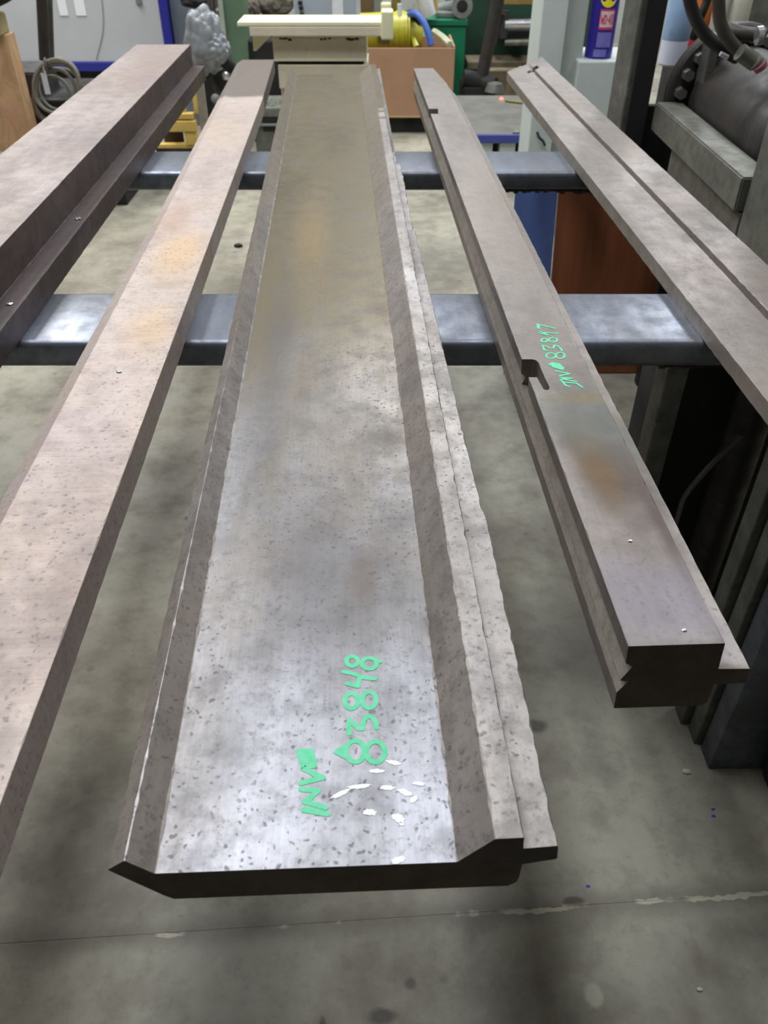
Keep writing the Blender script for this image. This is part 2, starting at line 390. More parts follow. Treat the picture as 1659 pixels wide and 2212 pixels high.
for d_, fl in (([[(90, 1295), (250, 1290), (290, 1480), (150, 1500), (110, 1380), (90, 1295)], [(120, 1340), (260, 1350)], [(140, 1420), (270, 1430)]], [[(90, 1295), (250, 1290), (290, 1480), (150, 1500), (110, 1380)]]),
               ([[(140, 1515), (400, 1632), (115, 1700)], [(150, 1500), (300, 1600)]], []),
               ([[(115, 1775), (335, 1795), (160, 1935), (430, 2005)], [(300, 1820), (200, 1930)]], []),
               ([[(150, 2040), (455, 2090)], [(170, 2025), (400, 2070)]], [])):
    stroke_mesh(d_, 630, 1400, SC, .880, .0024, main, 'painted_letter', fl)
# scuffs where the steel was ground bare, their white glint painted in
BARE = NT('bare_steel_glint'); BARE = BARE.done(lin((238, 240, 246)), .62, .15)
def scuff_glint(cx, cy, lx, ly, ang, seed):
    r = random.Random(seed); bm = bmesh.new(); n = 22; vs = []
    for i in range(n):
        a = 2 * math.pi * i / n; k = 1 + r.uniform(-.22, .22)
        x, y = lx * math.cos(a) * k, ly * math.sin(a) * k
        p = local(main, at_z(cx + x * math.cos(ang) - y * math.sin(ang), cy + x * math.sin(ang) + y * math.cos(ang), .880)); vs.append(bm.verts.new((p.x, p.y, p.z + .0004)))
    f_ = bm.faces.new(vs); f_.normal_update()
    if f_.normal.z < 0: f_.normal_flip()
    me = bpy.data.meshes.new('scuff_glint'); bm.to_mesh(me); bm.free(); link('scuff_glint', me, BARE, main)
for i, a in enumerate(((850, 1648, 16, 4.5, .2), (815, 1666, 17, 4, 0), (775, 1699, 25, 5, -.1), (735, 1715, 21, 5, -.45), (837, 1702, 15, 5, .05), (905, 1693, 14, 4, .1),
                       (875, 1712, 16, 6, .3), (894, 1727, 10, 5, -.7), (799, 1755, 14, 7, .1), (860, 1768, 14, 8, .4), (860, 1858, 16, 7, -.25), (868, 1781, 6, 3, 0))):
    scuff_glint(*a, 50 + i)

# -- the block with a side tongue, right of the plate
b4m = steel('oiled_block_steel', ((152, 143, 137), (124, 116, 110), (138, 130, 125)), .5, (.36, .52), pits=.3, streak=.12, mott=.3,
            stains=[((0, .30, .09), (.06, .22, .2), (70, 52, 42), .9), ((-.022, .30, .09), (.026, .13, .2), (92, 68, 32), .95), ((.022, .17, .09), (.014, .13, .2), (72, 56, 48), .8), ((.0, .40, .09), (.09, .10, .2), (92, 96, 92), .7),
                    ((.005, .45, .09), (.06, .02, .2), (112, 96, 58), .6), ((-.02, .06, .09), (.10, .08, .2), (126, 120, 130), .7), ((.0, -.001, .05), (.09, .01, .05), (50, 36, 28), .55),
                    ((.0, 1.2, .09), (.09, .5, .2), (146, 132, 120), .4)])
P4 = [(.2517, .838), (.2500, .8627), (.2585, .8790), (.2500, .8810), (.2585, .9010), (.2508, .9062), (.2490, .930), (.3407, .930), (.3437, .8935),
      (.3755, .8923), (.3775, .8711), (.3455, .8700), (.3455, .842), (.3409, .838)]
def b4_shape(y, P):
    P = list(P); t_ = (y - .5) / 2.8
    P = [(u - .009 * t_, z) for u, z in P]
    if y > 3.0:
        q = (y - 3.0) / .27
        P = [(u - (.022 * q if u > .32 else 0), z) for u, z in P]
    return P
b4 = bar('tongued_block', P4, .5033, 3.262, 738, b4m, 'square steel bar with a hooked slot and small green numbers beside the wide plate', group=GRP, shape=b4_shape)
b4.data.materials.append(steel('pale_side_steel', ((176, 168, 160), (144, 137, 130), (158, 148, 138)), .35, (.4, .55), pits=.3, streak=.1, mott=.4, bumps=.5))  # paler steel for the upward groove facets
for p in b4.data.polygons:
    if p.center.x < -.045 and p.normal.z > .15 and p.center.z < .072 and p.material_index == 0: p.material_index = 2
# cut the small far notch and the hooked slot in its left edge
def cut(o, pts_list, depth):
    bm = bmesh.new()
    for pts in pts_list:
        A = [bm.verts.new((p.x, p.y, p.z + .01)) for p in pts]; B = [bm.verts.new((p.x, p.y, p.z - depth)) for p in pts]; n = len(pts)
        for i in range(n): bm.faces.new((A[i], A[(i + 1) % n], B[(i + 1) % n], B[i]))
        bm.faces.new(A); bm.faces.new(B)
    me = me_from(bm); c = bpy.data.objects.new('cutter', me); COL.objects.link(c); c.location = o.location; c.rotation_euler = o.rotation_euler
    md = o.modifiers.new('b', 'BOOLEAN'); md.operation = 'DIFFERENCE'; md.solver = 'EXACT'; md.object = c
    dg = bpy.context.evaluated_depsgraph_get(); dg.update()
    new = bpy.data.meshes.new_from_object(o.evaluated_get(dg)); o.modifiers.clear(); o.data = new
    bpy.data.objects.remove(c); bpy.data.meshes.remove(me)
def L4(x, y, z=.93): return local(b4, at_z(x, y, z))
cut(b4, [[L4(1100, 776), L4(1150, 776), L4(1158, 778), L4(1164, 784), L4(1168, 795), L4(1177, 816), L4(1187, 836), L4(1186, 841), L4(1180, 843), L4(1174, 841), L4(1166, 826), L4(1160, 815), L4(1100, 815)]], .042)
cut(b4, [[L4(910, 235), L4(946, 235), L4(947, 246), L4(910, 246)]], .03)
S2 = 130 / 1659
for d_, fl, nm in (([[(265, 130), (285, 250)], [(300, 140), (310, 260)], [(320, 150), (770, 255)]], [], 'painted_digit'),
               ([[(330, 325), (500, 400), (560, 430), (290, 375)], [(480, 360), (830, 390)]], [], 'painted_digit'),
               ([ell(455, 580, 85, 50), ell(695, 570, 115, 65)], [], 'painted_digit'),
               ([[(545, 855), (455, 845), (405, 720), (500, 735), (620, 800), (710, 795), (735, 715), (830, 740), (920, 815), (940, 880)]], [], 'painted_digit'),
               ([ell(640, 1005, 130, 75), ell(895, 1000, 120, 85)], [], 'painted_digit'),
               ([[(590, 1250), (680, 1195), (850, 1225), (985, 1340), (950, 1385), (690, 1310)]], [[(590, 1250), (680, 1195), (850, 1225), (985, 1340), (950, 1385), (690, 1310)]], 'painted_letter'),
               ([[(765, 1425), (1150, 1500), (880, 1560)]], [], 'painted_letter'),
               ([[(885, 1600), (1220, 1625)], [(1220, 1625), (940, 1645)], [(940, 1645), (1340, 1720)]], [], 'painted_letter'),
               ([[(910, 1670), (1050, 1825), (1150, 1855)], [(1010, 1735), (1340, 1765), (1500, 1870)]], [], 'painted_letter')):
    stroke_mesh(d_, 1140, 690, S2, .930, .0016, b4, nm, fl)

# -- flat pinkish bar left of the plate
b2m = steel('pink_scale_steel', ((188, 174, 168), (170, 155, 150), (184, 166, 150)), .3, (.5, .68), pits=.35, pitscale=90, streak=.14, cross=True, mott=.22, bumps=.5,
            stains=[((.02, 1.35, .04), (.06, .16, .2), (200, 168, 128), .75), ((-.02, 1.55, .04), (.05, .14, .2), (172, 138, 122), .6), ((.03, 1.0, .04), (.05, .10, .2), (196, 164, 126), .6),
                    ((.0, 3.42, .04), (.8, .66, .8), (104, 93, 86), .95, .06), ((0, .7, .04), (.08, .3, .2), (170, 158, 160), .5)])
P2 = [(-.457, .838), (-.457, .872), (-.433, .885), (-.309, .885), (-.309, .838)]
def b2_shape(y, P): return [(u - (.016 * max(0, min(1, (y - 2) / 1.7)) if u < -.4 else 0) - (.012 * max(0, min(1, (y - 3) / .7)) if u > -.4 else -.0), z) for u, z in P]
b2 = bar('flat_bar', P2, .28, 3.72, 755, b2m, 'flat pinkish grey steel bar with an orange rust stain, left of the wide plate', group=GRP, shape=b2_shape)

# -- thick stepped bar at the far left
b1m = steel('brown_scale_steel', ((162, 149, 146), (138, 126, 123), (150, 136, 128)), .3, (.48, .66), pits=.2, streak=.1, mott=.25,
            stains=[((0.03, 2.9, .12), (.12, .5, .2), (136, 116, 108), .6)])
b1d = steel('brown_scale_shaded', ((94, 82, 82), (72, 62, 62), (88, 70, 62)), .4, (.45, .6), pits=.2, streak=.1, mott=.3)  # darker copy of the scale steel, side shade put into its colour
P1 = [(-.867, .838), (-.867, .960), (-.660, .960), (-.660, .887), (-.616, .887), (-.616, .838)]
b1 = bar('stepped_bar', P1, .3, 3.585, 775, b1m, 'thickest steel bar, its sides coloured as shade, with a step along one side, farthest left', group=GRP)
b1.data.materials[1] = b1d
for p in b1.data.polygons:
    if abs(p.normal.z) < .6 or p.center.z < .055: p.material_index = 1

# -- grooved bar at the far right
b5m = steel('pale_grooved_steel', ((164, 156, 152), (138, 131, 126), (154, 142, 132)), .45, (.44, .62), pits=.25, streak=.12, mott=.28)
P5 = [(.62, .838), (.62, .868), (.7095, .868), (.7105, .8645), (.7385, .8645), (.7390, .850), (.7505, .850), (.7510, .868), (.838, .868), (.838, .838)]
def b5_shape(y, P):
    if y > 3.525: P = [(u, .868 if z < .86 and z > .845 else z) for u, z in P]
    t_ = max(0, min(1, (y - 1.6) / 1.9))
    return [(u - (.014 * t_ if u > .68 else 0) - (0.006 * t_ if u > .8 else 0), z) for u, z in P]
b5 = bar('grooved_bar', P5, .75, 3.53, 742, b5m, 'pale grey steel bar with a groove along its top, farthest right beside the press', group=GRP, shape=b5_shape, skew=1.6)
b5.data.materials[1] = b5m
def L5(x, y): return local(b5, at_z(x, y, .868))
cut(b5, [[L5(1138, 153), L5(1142, 157), L5(1166, 146), L5(1160, 141)]], .018)

# ------------------------------------------------------------------ the press at the right
PGR = steel('press_grey', ((112, 112, 106), (84, 84, 80), (92, 90, 82)), .35, (.5, .65), pits=.1, streak=.12, mott=.5)
PDK = steel('press_dark', ((66, 62, 60), (44, 42, 42), (58, 50, 44)), .3, (.45, .65), streak=.1, mott=.4)
PBLK = paint('black_recess', (26, 25, 27), .7, 0, .2, .2)
PGREEN = steel('press_olive', ((124, 124, 114), (98, 98, 92), (108, 104, 94)), .25, (.5, .65), streak=.1, mott=.45)
PBL = steel('press_blue_grey', ((108, 112, 122), (82, 84, 92), (90, 90, 90)), .6, (.35, .5), streak=.1, mott=.4)
press = empty('hydraulic_press', (1.0, 2.2, 0), 'large grey and black hydraulic press with cylinder and hoses, right of all the bars', 'press')
box('corner_post', .784, .862, 2.90, 3.10, 0, 1.75, PGR, press, .006)
box('post_shade', .800, .862, 2.888, 2.90, 0, 1.75, PBLK, press, .002)  # black sheet giving the post's front face its shade
box('gap_shade', .8625, 1.35, 3.02, 3.05, 0, .86, PBLK, press, .003)  # black sheet put in to darken the gap beside the post
pb_ = prism('side_beam', [(.882, .815), (.882, .90), (.967, .90), (.967, .815)], 2.07, 2.886, PGREEN, press, bev=.004)
box('back_panel', 1.05, 1.09, 2.07, 2.88, 0, .80, PBLK, press, .002)  # black sheet standing in for the shaded void under the beam
box('beam_web', .93, 1.04, 2.62, 2.66, .0, .813, PDK, press, .003)
box('lower_beam', .90, .925, 2.07, 2.69, .60, .813, PGREEN, press, .003)
box('side_column', .902, 1.40, 1.66, 2.066, 0, 1.55, PGREEN, press, .006)
lathe('cylinder', [(.05, 0), (.150, 0), (.158, .012), (.158, .60), (.150, .615), (.05, .615)], PDK, press, (1.135, 2.865, .905), (math.radians(90), 0, 0), 48)
fl = lathe('cylinder_flange', [(.05, 0), (.198, 0), (.205, .008), (.205, .045), (.198, .053), (.05, .053)], PDK, press, (1.125, 2.945, .915), (math.radians(90), 0, 0), 48)
for k in range(10):
    a = math.radians(60 + k * 18 + 8)
    bm = bmesh.new(); bmesh.ops.create_cone(bm, cap_ends=True, segments=6, radius1=.018, radius2=.018, depth=.03)
    link('bolt', me_from(bm), PGR, fl, (.172 * math.cos(a), .172 * math.sin(a), .068))
box('flange_rib', .99, 1.02, 2.80, 2.875, .93, 1.10, PGR, press, .004)
# leg under the near rail and the slit plates at the near corner
box('rail_leg', .526, .566, 1.335, 1.40, 0, ZT - .053, PGR, press, .004)
box('dark_void', .570, .92, 1.44, 1.60, .02, .780, PBLK, press, .002)  # black block standing in for the deep shaded void behind the leg
lathe('guide_pipe', [(.02, 0), (.040, 0), (.040, .78), (.02, .78)], PDK, press, (.733, 1.385, 0), (0, 0, 0), 28)
tube('bent_bracket', [at_y(1600, 940, 1.34), at_y(1535, 1005, 1.335), at_y(1482, 1068, 1.33), at_y(1466, 1110, 1.325), at_y(1440, 1200, 1.32)], .0055, PGR, press, 8)
for x0, y0, y1, m_ in ((.662, 1.118, 1.165, PGR), (.676, 1.066, 1.110, PGR), (.688, 1.004, 1.058, PBL)):
    box('upright_plate', x0, 1.02, y0, y1, 0, .825 if y0 > 1.1 else .82, m_, press, .003)
box('plate_backing', .70, 1.0, 1.0581, 1.1179, .001, .80, PBLK, press, 0)
box('black_block', .79, 1.05, .90, 1.003, 0, .20, PBLK, press, .02)  # plain black box at the near corner
# hoses and fittings over the cylinder
HOSE = paint('hose_rubber', (74, 68, 60), .5, 0, .2, .3, 20); HOSEB = paint('hose_black', (36, 34, 33), .45, 0, .2, .2, 20)
FIT = steel('zinc_fitting', ((150, 150, 138), (112, 112, 102), (130, 126, 104)), .6, (.3, .5), mott=.4)
CHR = steel('bright_ring', ((225, 225, 230), (200, 200, 205), (210, 210, 210)), .8, (.15, .3), mott=.05)
def hose(pts, Y, r, mat, name='hydraulic_hose'):
    return tube(name, [at_y(px, py, Y + dy) for px, py, dy in pts], r, mat, press, 12)
hose([(1480, -60, 0), (1490, 0, 0), (1502, 40, 0), (1524, 75, 0), (1560, 105, 0), (1590, 124, .05)], 2.55, .017, HOSEB)
hose([(1545, -60, 0), (1552, 0, 0), (1556, 50, 0), (1576, 88, 0), (1606, 118, 0), (1640, 140, 0)], 2.40, .016, HOSE)
hose([(1540, -50, 0), (1528, 0, 0), (1512, 40, 0), (1498, 80, .05)], 2.75, .012, HOSEB)
hose([(1576, 62, .03), (1600, 72, 0), (1650, 76, 0)], 2.42, .017, HOSE, 'hose_fitting')
hose([(1634, 78, 0), (1646, 76, 0)], 2.38, .022, CHR, 'ferrule')
hose([(1598, 112, 0), (1612, 122, 0), (1632, 136, 0)], 2.36, .021, FIT, 'hose_fitting')
hose([(1632, 134, 0), (1645, 144, 0)], 2.34, .018, FIT, 'ferrule')
hose([(1556, 116, 0), (1572, 124, 0)], 2.34, .006, CHR, 'ferrule')
tag(hose([(1640, 140, 0), (1645, 148, 0)], 2.33, .0175, paint('copper_pink', (168, 104, 118), .4, .3), 'ferrule'), 'pink coloured ring')
box('valve_block', 1.18, 1.42, 2.42, 2.52, 1.07, 1.30, PGR, press, .005)
box('valve_post', 1.16, 1.19, 2.60, 2.66, 1.04, 1.5, PBLK, press, .005)

# boards leaning on the press post, behind the rails
BRN = NT('brown_panel'); g = BRN.noise(BRN.coord((9, 1, 1)), 3, 5, .6); BRN = BRN.done(BRN.mix(BRN.ramp(g, .3, .7), lin((152, 90, 58)), lin((128, 76, 50))), .45)
BLU = paint('blue_panel', (88, 108, 166), .5, 0, .12, .25, 4)
def lean(name, x0, x1, mat, label, cat, yb, th=.012, h=.64):
    bm = bmesh.new(); bm_box(bm, x0 - (x0 + x1) / 2, x1 - (x0 + x1) / 2, 0, th, 0, h, .002)
    return tag(link(name, me_from(bm), mat, None, ((x0 + x1) / 2, yb, .003), (math.radians(-14), 0, 0)), label, cat)
lean('brown_board', .602, 1.02, BRN, 'large brown board leaning against the press, seen between the two rails', 'board', 2.715)
bl = lean('blue_board', .452, .598, BLU, 'narrow blue board standing left of the brown board', 'board', 2.715)
for k, (zz, hh) in enumerate(((.50, .06), (.44, .035))):
    bm = bmesh.new(); bm_box(bm, -.008, .008, -.002, .001, 0, hh, .0006)
    link('torn_edge', me_from(bm), paint('torn_white', (205, 208, 200), .8), bl, (-.076, 0, zz), (0, .25 - k * .5, 0))

# ------------------------------------------------------------------ background, right
CAB = paint('pale_cabinet', (196, 205, 202), .45, 0, .05, .15, 3, (110, 110, 104))
CABD = paint('cabinet_shadow_panel', (172, 182, 176), .5, 0, .06, .2, 3)  # darker copy of the cabinet paint, for the strip in shade
Yc = 4.2; a = at_y(1141, 100, Yc + .3); b = at_y(1256, 100, Yc); c = at_y(1262, 130, Yc); d = at_y(1345, 130, Yc)
cab = empty('cabinet', ((a.x + c.x) / 2, Yc + .2, 0), 'tall pale green-grey metal cabinet with a lower box at its right', 'cabinet')
box('body', a.x, b.x - .08, Yc, Yc + .30, 0, 1.75, CAB, cab, .006)
box('shaded_strip', b.x - .078, b.x + .02, Yc + .05, Yc + .30, .0, 1.75, CABD, cab, .004)
box('side_box', c.x - .03, d.x + .1, Yc - .02, Yc + .35, 0, c.z, CAB, cab, .008)
h_ = at_y(1170, 295, Yc); tube('handle', [at_y(1160, 285, Yc - .012), at_y(1165, 297, Yc - .02), at_y(1173, 305, Yc - .02), at_y(1177, 314, Yc - .012)], .006, PDK, cab, 8)
# blue spray can
cx_ = at_y(1290, 130, Yc + .08)
can = empty('spray_can', (cx_.x, cx_.y, c.z), 'blue can with a yellow emblem and red lettering, standing on the cabinet side box', 'can')
BLUEC = paint('can_blue', (52, 40, 150), .3, .1, .05, .05, 5)
R = .062
lathe('can_body', [(R * .9, 0), (R, .004), (R, .44), (R * .93, .452), (R * .93, .46)], BLUEC, can, (cx_.x, cx_.y, c.z), (0, 0, 0), 40)
lathe('cap', [(R * .6, 0), (R * .6, .06), (R * .3, .066)], paint('cap_red', (190, 40, 40), .4), can, (cx_.x, cx_.y, c.z + .46))
def wrap(name, pts, mat, off=.0008):
    """flat print bent round the can; pts = (angle from the front in radians, height)"""
    bm = bmesh.new(); xs = [p[0] for p in pts]; n = 10
    vs = [bm.verts.new(((R + off) * math.sin(t_), -(R + off) * math.cos(t_), z)) for t_, z in pts]
    f_ = bm.faces.new(vs); bmesh.ops.triangulate(bm, faces=[f_])
    me = me_from(bm); return link(name, me, mat, can)
def rect_wrap(name, t0, t1, z0, z1, mat, off=.0008):
    bm = bmesh.new(); n = 8; rows = []
    for i in range(n + 1):
        t_ = t0 + (t1 - t0) * i / n
        rows.append([bm.verts.new(((R + off) * math.sin(t_), -(R + off) * math.cos(t_), z)) for z in (z0, z1)])
    for p_, q_ in zip(rows, rows[1:]): bm.faces.new((p_[0], q_[0], q_[1], p_[1]))
    return link(name, me_from(bm), mat, can)
YEL = paint('emblem_yellow', (240, 226, 40), .4, 0, .02, .02); REDP = paint('label_red', (206, 66, 88), .4, 0, .02, .02)
LAV = paint('label_lavender', (120, 118, 196), .4, 0, .08, .05, 30); PINK = paint('label_pink', (222, 196, 206), .4, 0, .03, .02)
# emblem: a yellow rounded shield with a fine stalk line
bm = bmesh.new(); cen = bm.verts.new((0, -(R + .001), .250)); rim = []
for i in range(24):
    t_ = .62 * math.cos(2 * math.pi * i / 24); z = .250 + .046 * math.sin(2 * math.pi * i / 24); rim.append(bm.verts.new(((R + .001) * math.sin(t_), -(R + .001) * math.cos(t_), z)))
for i in range(24): bm.faces.new((cen, rim[i], rim[(i + 1) % 24]))
link('emblem', me_from(bm), YEL, can)
rect_wrap('label_panel', -.48, .62, .118, .198, REDP, .0006); rect_wrap('label_panel', -.42, .56, .128, .190, PINK, .0010)
rect_wrap('label_panel', -.48, .62, .048, .108, LAV); rect_wrap('label_panel', -.60, .35, .010, .040, LAV)
# lettering of the label: W D 4 0 in red strokes
def can_letters(strokes, t0, z0, sx, sz):
    bm = bmesh.new()
    for st in strokes:
        for (x0, y0), (x1, y1) in zip(st, st[1:]):
            dd = Vector((x1 - x0, y1 - y0)); nn_ = Vector((-dd.y, dd.x)).normalized() * .10
            vs = []
            for x, y in ((x0 + nn_.x, y0 + nn_.y), (x0 - nn_.x, y0 - nn_.y), (x1 - nn_.x, y1 - nn_.y), (x1 + nn_.x, y1 + nn_.y)):
                t_ = t0 + x * sx; vs.append(bm.verts.new(((R + .0016) * math.sin(t_), -(R + .0016) * math.cos(t_), z0 + y * sz)))
            bm.faces.new(vs)
    link('lettering', me_from(bm), REDP, can)
can_letters([[(0, 1), (.2, 0), (.4, .7), (.6, 0), (.8, 1)], [(1, 0), (1, 1), (1.5, .8), (1.5, .2), (1, 0)], [(1.75, .5), (2.0, .5)],
             [(2.6, 0), (2.6, 1), (2.2, .35), (2.8, .35)], [(3.1, 0), (3.1, 1), (3.5, 1), (3.5, 0), (3.1, 0)]], -.36, .140, .245, .036)

# low platform left of the cabinet
MATG = paint('mat_grey', (104, 103, 96), .75, 0, .12, .3, 5); MBLUE = paint('rail_blue', (62, 70, 142), .5, 0, .1, .3, 8); MW = paint('foot_white', (176, 182, 176), .6)
Yp = 4.9; p0 = at_y(1028, 291, Yp); p1 = at_y(1150, 308, Yp); zf = p0.z
plat = empty('low_platform', ((p0.x + p1.x) / 2, Yp + .5, 0), 'low grey topped platform with a blue front edge, left of the pale cabinet', 'platform')
box('deck', p0.x - .12, p1.x + .1, Yp + .01, Yp + 1.0, zf - .02, zf, MATG, plat, .003)
box('front_edge', p0.x - .12, p1.x + .1, Yp - .02, Yp + .008, p1.z, zf + .003, MBLUE, plat, .003)
for x in (p0.x + .01, p0.x + .14, p0.x + .30):
    box('foot', x, x + .09, Yp, Yp + .08, 0, p1.z, MW, plat, .003)
box('cross_board', p0.x - .1, p1.x + .1, Yp + .3, Yp + .34, 0, zf - .021, PBLK, plat, .002)
tag(lathe('light_dot', [(.002, 0), (.013, .002), (.010, .012), (.002, .016)], NT('red_glow').m, None, at_z(1083, 216, zf + .001), seg=12), 'tiny red light on the grey platform', 'lamp')
m_ = bpy.data.materials['red_glow']; bs = m_.node_tree.nodes['Principled BSDF']; bs.inputs['Base Color'].default_value = (.8, .05, .03, 1); bs.inputs['Emission Color'].default_value = (1, .12, .08, 1); bs.inputs['Emission Strength'].default_value = 2.5
tag(tube('yellow_hose', [at_z(1092, 217, zf + .008), at_z(1110, 220, zf + .008), at_z(1150, 224, zf + .008)], .007, paint('dull_yellow', (138, 128, 52), .6)), 'short dull yellow hose beside the red light', 'hose')
tag(lathe('small_plug', [(.004, 0), (.02, .002), (.02, .01), (.008, .014)], paint('plug', (120, 122, 84), .5), None, at_z(1115, 288, zf + .001), seg=14), 'small round greenish plug on the front of the platform', 'plug')

# dark green machine with rollers
DG = paint('dark_green', (34, 66, 50), .5, 0, .2, .3, 3); BIN = paint('bin_green', (16, 118, 82), .4, 0, .08, .15, 3)
Ym = 7.0
gm = empty('green_machine', (1.2, Ym + .3, 0), 'dark green machine with two horizontal chrome rollers, behind the low platform', 'machine')
q0 = at_y(985, -30, Ym); q1 = at_y(1200, 158, Ym)
box('housing', .50, q1.x + .3, Ym + .35, Ym + .8, .12, q0.z + .3, DG, gm, .01)
ybox('base_rail', 1010, 134, 1170, 150, Ym, .3, paint('wood_rail', (118, 104, 84), .7), gm, .004)
ybox('top_rail', 1085, -4, 1160, 10, Ym - .1, .2, paint('ochre_rail', (142, 118, 60), .6), gm, .004)
for py, r_, m2 in ((53, .034, CHR), (92, .022, FIT)):
    s_ = at_y(1090, py, Ym - .1); e_ = at_y(1190, py - 2, Ym - .1); tube('roller', [s_, e_], r_, m2, gm, 20)
ybox('upper_arm', 1086, 22, 1095, 85, Ym - .12, .05, PDK, gm, .004)
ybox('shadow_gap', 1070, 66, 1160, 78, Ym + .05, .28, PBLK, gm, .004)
box('skirt', .52, q1.x + .2, Ym + .36, Ym + .7, 0, .12, PBLK, gm, .004)
Yd = 6.3
st = empty('tool_stand', tuple(at_z(1050, 200, 0)[:2]) + (0,), 'dark slanted steel stand in front of the dark green machine', 'stand')
tube('post', [at_y(1040, 170, Yd), at_y(1072, 20, Yd), at_y(1080, -40, Yd)], .045, PDK, st, 10)
tube('brace', [at_y(1045, 150, Yd + .05), at_y(1088, 30, Yd + .05)], .02, PDK, st, 10)
tube('foot', [at_y(1000, 168, Yd), at_y(1040, 176, Yd), at_y(1068, 186, Yd - .05)], .055, PBLK, st, 12)
lathe('foot_pad', [(.01, 0), (.07, 0), (.05, .05), (.01, .06)], PGR, st, at_y(1068, 197, Yd - .1), seg=14)
box('base_slab', at_y(1000, 190, Yd).x, at_y(1070, 190, Yd).x, Yd - .05, Yd + .3, 0, at_y(1000, 185, Yd).z, PBLK, st, .01)
p_ = at_y(1090, 165, 6.6)
tag(box('timber', p_.x - .15, p_.x + .45, 6.64, 6.76, 0.0, p_.z + .03, paint('old_timber', (120, 106, 84), .8, 0, .2, .4, 10)), 'old brown timber lying in front of the dark green machine', 'timber')

# green bin with pipe fittings on it
Yb = 6.8; g0 = at_y(925, 42, Yb); g1 = at_y(1003, 180, Yb)
bn = empty('green_bin', ((g0.x + g1.x) / 2, Yb + .2, 0), 'bright green metal bin behind the brown cardboard box', 'bin')
box('bin_body', g0.x, g1.x - .01, Yb, Yb + .5, 0, g0.z - .04, BIN, bn, .01)
box('bin_rim', g0.x - .01, g1.x, Yb - .015, Yb + .51, g0.z - .04, g0.z, BIN, bn, .006)
FG = paint('cast_grey', (138, 142, 140), .5, .3, .15, .3)
pf = empty('pipe_elbow', (at_y(985, 40, Yb + .15).x, Yb + .15, g0.z), 'grey pipe elbow with an open round mouth on the green bin', 'pipe fitting')
tube('elbow', [at_y(948, 22, Yb + .18), at_y(965, 18, Yb + .16), at_y(985, 14, Yb + .1), at_y(998, 10, Yb + .03)], .045, FG, pf, 16)
lathe('mouth_ring', [(.035, -.02), (.075, -.02), (.075, .02), (.04, .02), (.04, .0)], FG, pf, at_y(998, 13, Yb + .0), (math.radians(90), 0, 0), 24)
lathe('mouth', [(.002, 0), (.037, 0), (.037, .01), (.002, .01)], PBLK, pf, at_y(998, 13, Yb - .012), (math.radians(90), 0, 0), 20)
box('flange_foot', at_y(942, 36, Yb + .1).x, at_y(1000, 36, Yb + .1).x, Yb + .06, Yb + .3, g0.z, g0.z + .04, FG, pf, .01)
wb = at_y(918, 30, 6.6)
tag(tube('white_roll', [at_y(925, 34, 6.75), at_y(905, -40, 6.75)], .058, paint('roll_white', (206, 208, 210), .6), None, 20), 'white roll leaning beside the pipe elbow', 'roll')
tag(tube('yellow_rod', [at_y(943, 24, 6.78), at_y(938, -30, 6.80)], .014, paint('rod_yellow', (176, 150, 74), .6), None, 8), 'thin yellow rod beside the white roll', 'rod')

# brown cardboard box on dark skid
Yk = 6.2; k0 = at_y(796, 104, Yk); k1 = at_y(976, 254, Yk)
KRAFT = paint('kraft_board', (172, 134, 104), .75, 0, .07, .12, 3, (120, 88, 66))
kb = empty('cardboard_box', ((k0.x + k1.x) / 2, Yk + .3, .1), 'open brown cardboard box on a dark skid, right of the cream machine', 'box')
kx0 = k0.x - .12
for nm, a_ in (('front_panel', (kx0, k1.x, Yk, Yk + .012, k1.z, k0.z)), ('side_panel', (k1.x - .012, k1.x, Yk + .0125, Yk + .5, k1.z, k0.z + .01)), ('back_panel', (kx0, k1.x - .013, Yk + .49, Yk + .502, k1.z, k0.z)), ('bottom_panel', (kx0, k1.x - .013, Yk + .013, Yk + .489, k1.z, k1.z + .012))):
    box(nm, *a_, KRAFT, kb, .002)
box('box_edge', kx0, k1.x, Yk - .003, Yk, k1.z, k1.z + .012, paint('edge_tan', (196, 168, 120), .7), kb, .001)
tube('packing_sheet', [at_y(938, 68, Yk + .35), at_y(955, 80, Yk + .2), at_y(972, 96, Yk + .03)], .022, paint('packing', (188, 190, 160), .7), kb, 6)
skid = tag(box('dark_skid', kx0 + .05, k1.x - .05, Yk + .05, Yk + .5, 0, k1.z, PBLK), 'black skid under the brown cardboard box', 'skid')

# yellow motor and straps in the box
YM = paint('motor_yellow', (196, 190, 52), .35, 0, .12, .25, 6)
Yy = 6.05; m0 = at_y(800, 68, Yy); m1 = at_y(915, 72, Yy)
mt = empty('yellow_motor', (m0.x, Yy + .25, m0.z - .1), 'yellow ribbed motor lying over the cardboard box', 'motor')
yA = Yk + .26
a_, b_ = at_y(780, 70, yA), at_y(880, 66, yA)
tube('motor_body', [a_, b_], .115, YM, mt, 28)
tube('motor_end', [at_y(868, 72, yA), at_y(912, 74, yA)], .092, YM, mt, 24)
tube('motor_end', [at_y(752, 88, yA), at_y(790, 82, yA)], .10, YM, mt, 20)
for px in (842, 855, 868, 881): tube('fin', [at_y(px, 68, yA), at_y(px + 4, 68, yA)], .124, YM, mt, 24)
tube('base_foot', [at_y(885, 62, yA - .02), at_y(900, 102, yA - .14)], .018, YM, mt, 8)
lathe('bracket', [(.01, 0), (.04, 0), (.04, .05), (.01, .06)], paint('bracket_dark', (84, 72, 40), .6), mt, at_y(828, 92, yA - .13), seg=12)
STR = paint('strap_blue', (58, 96, 176), .55, 0, .12, .1, 20)
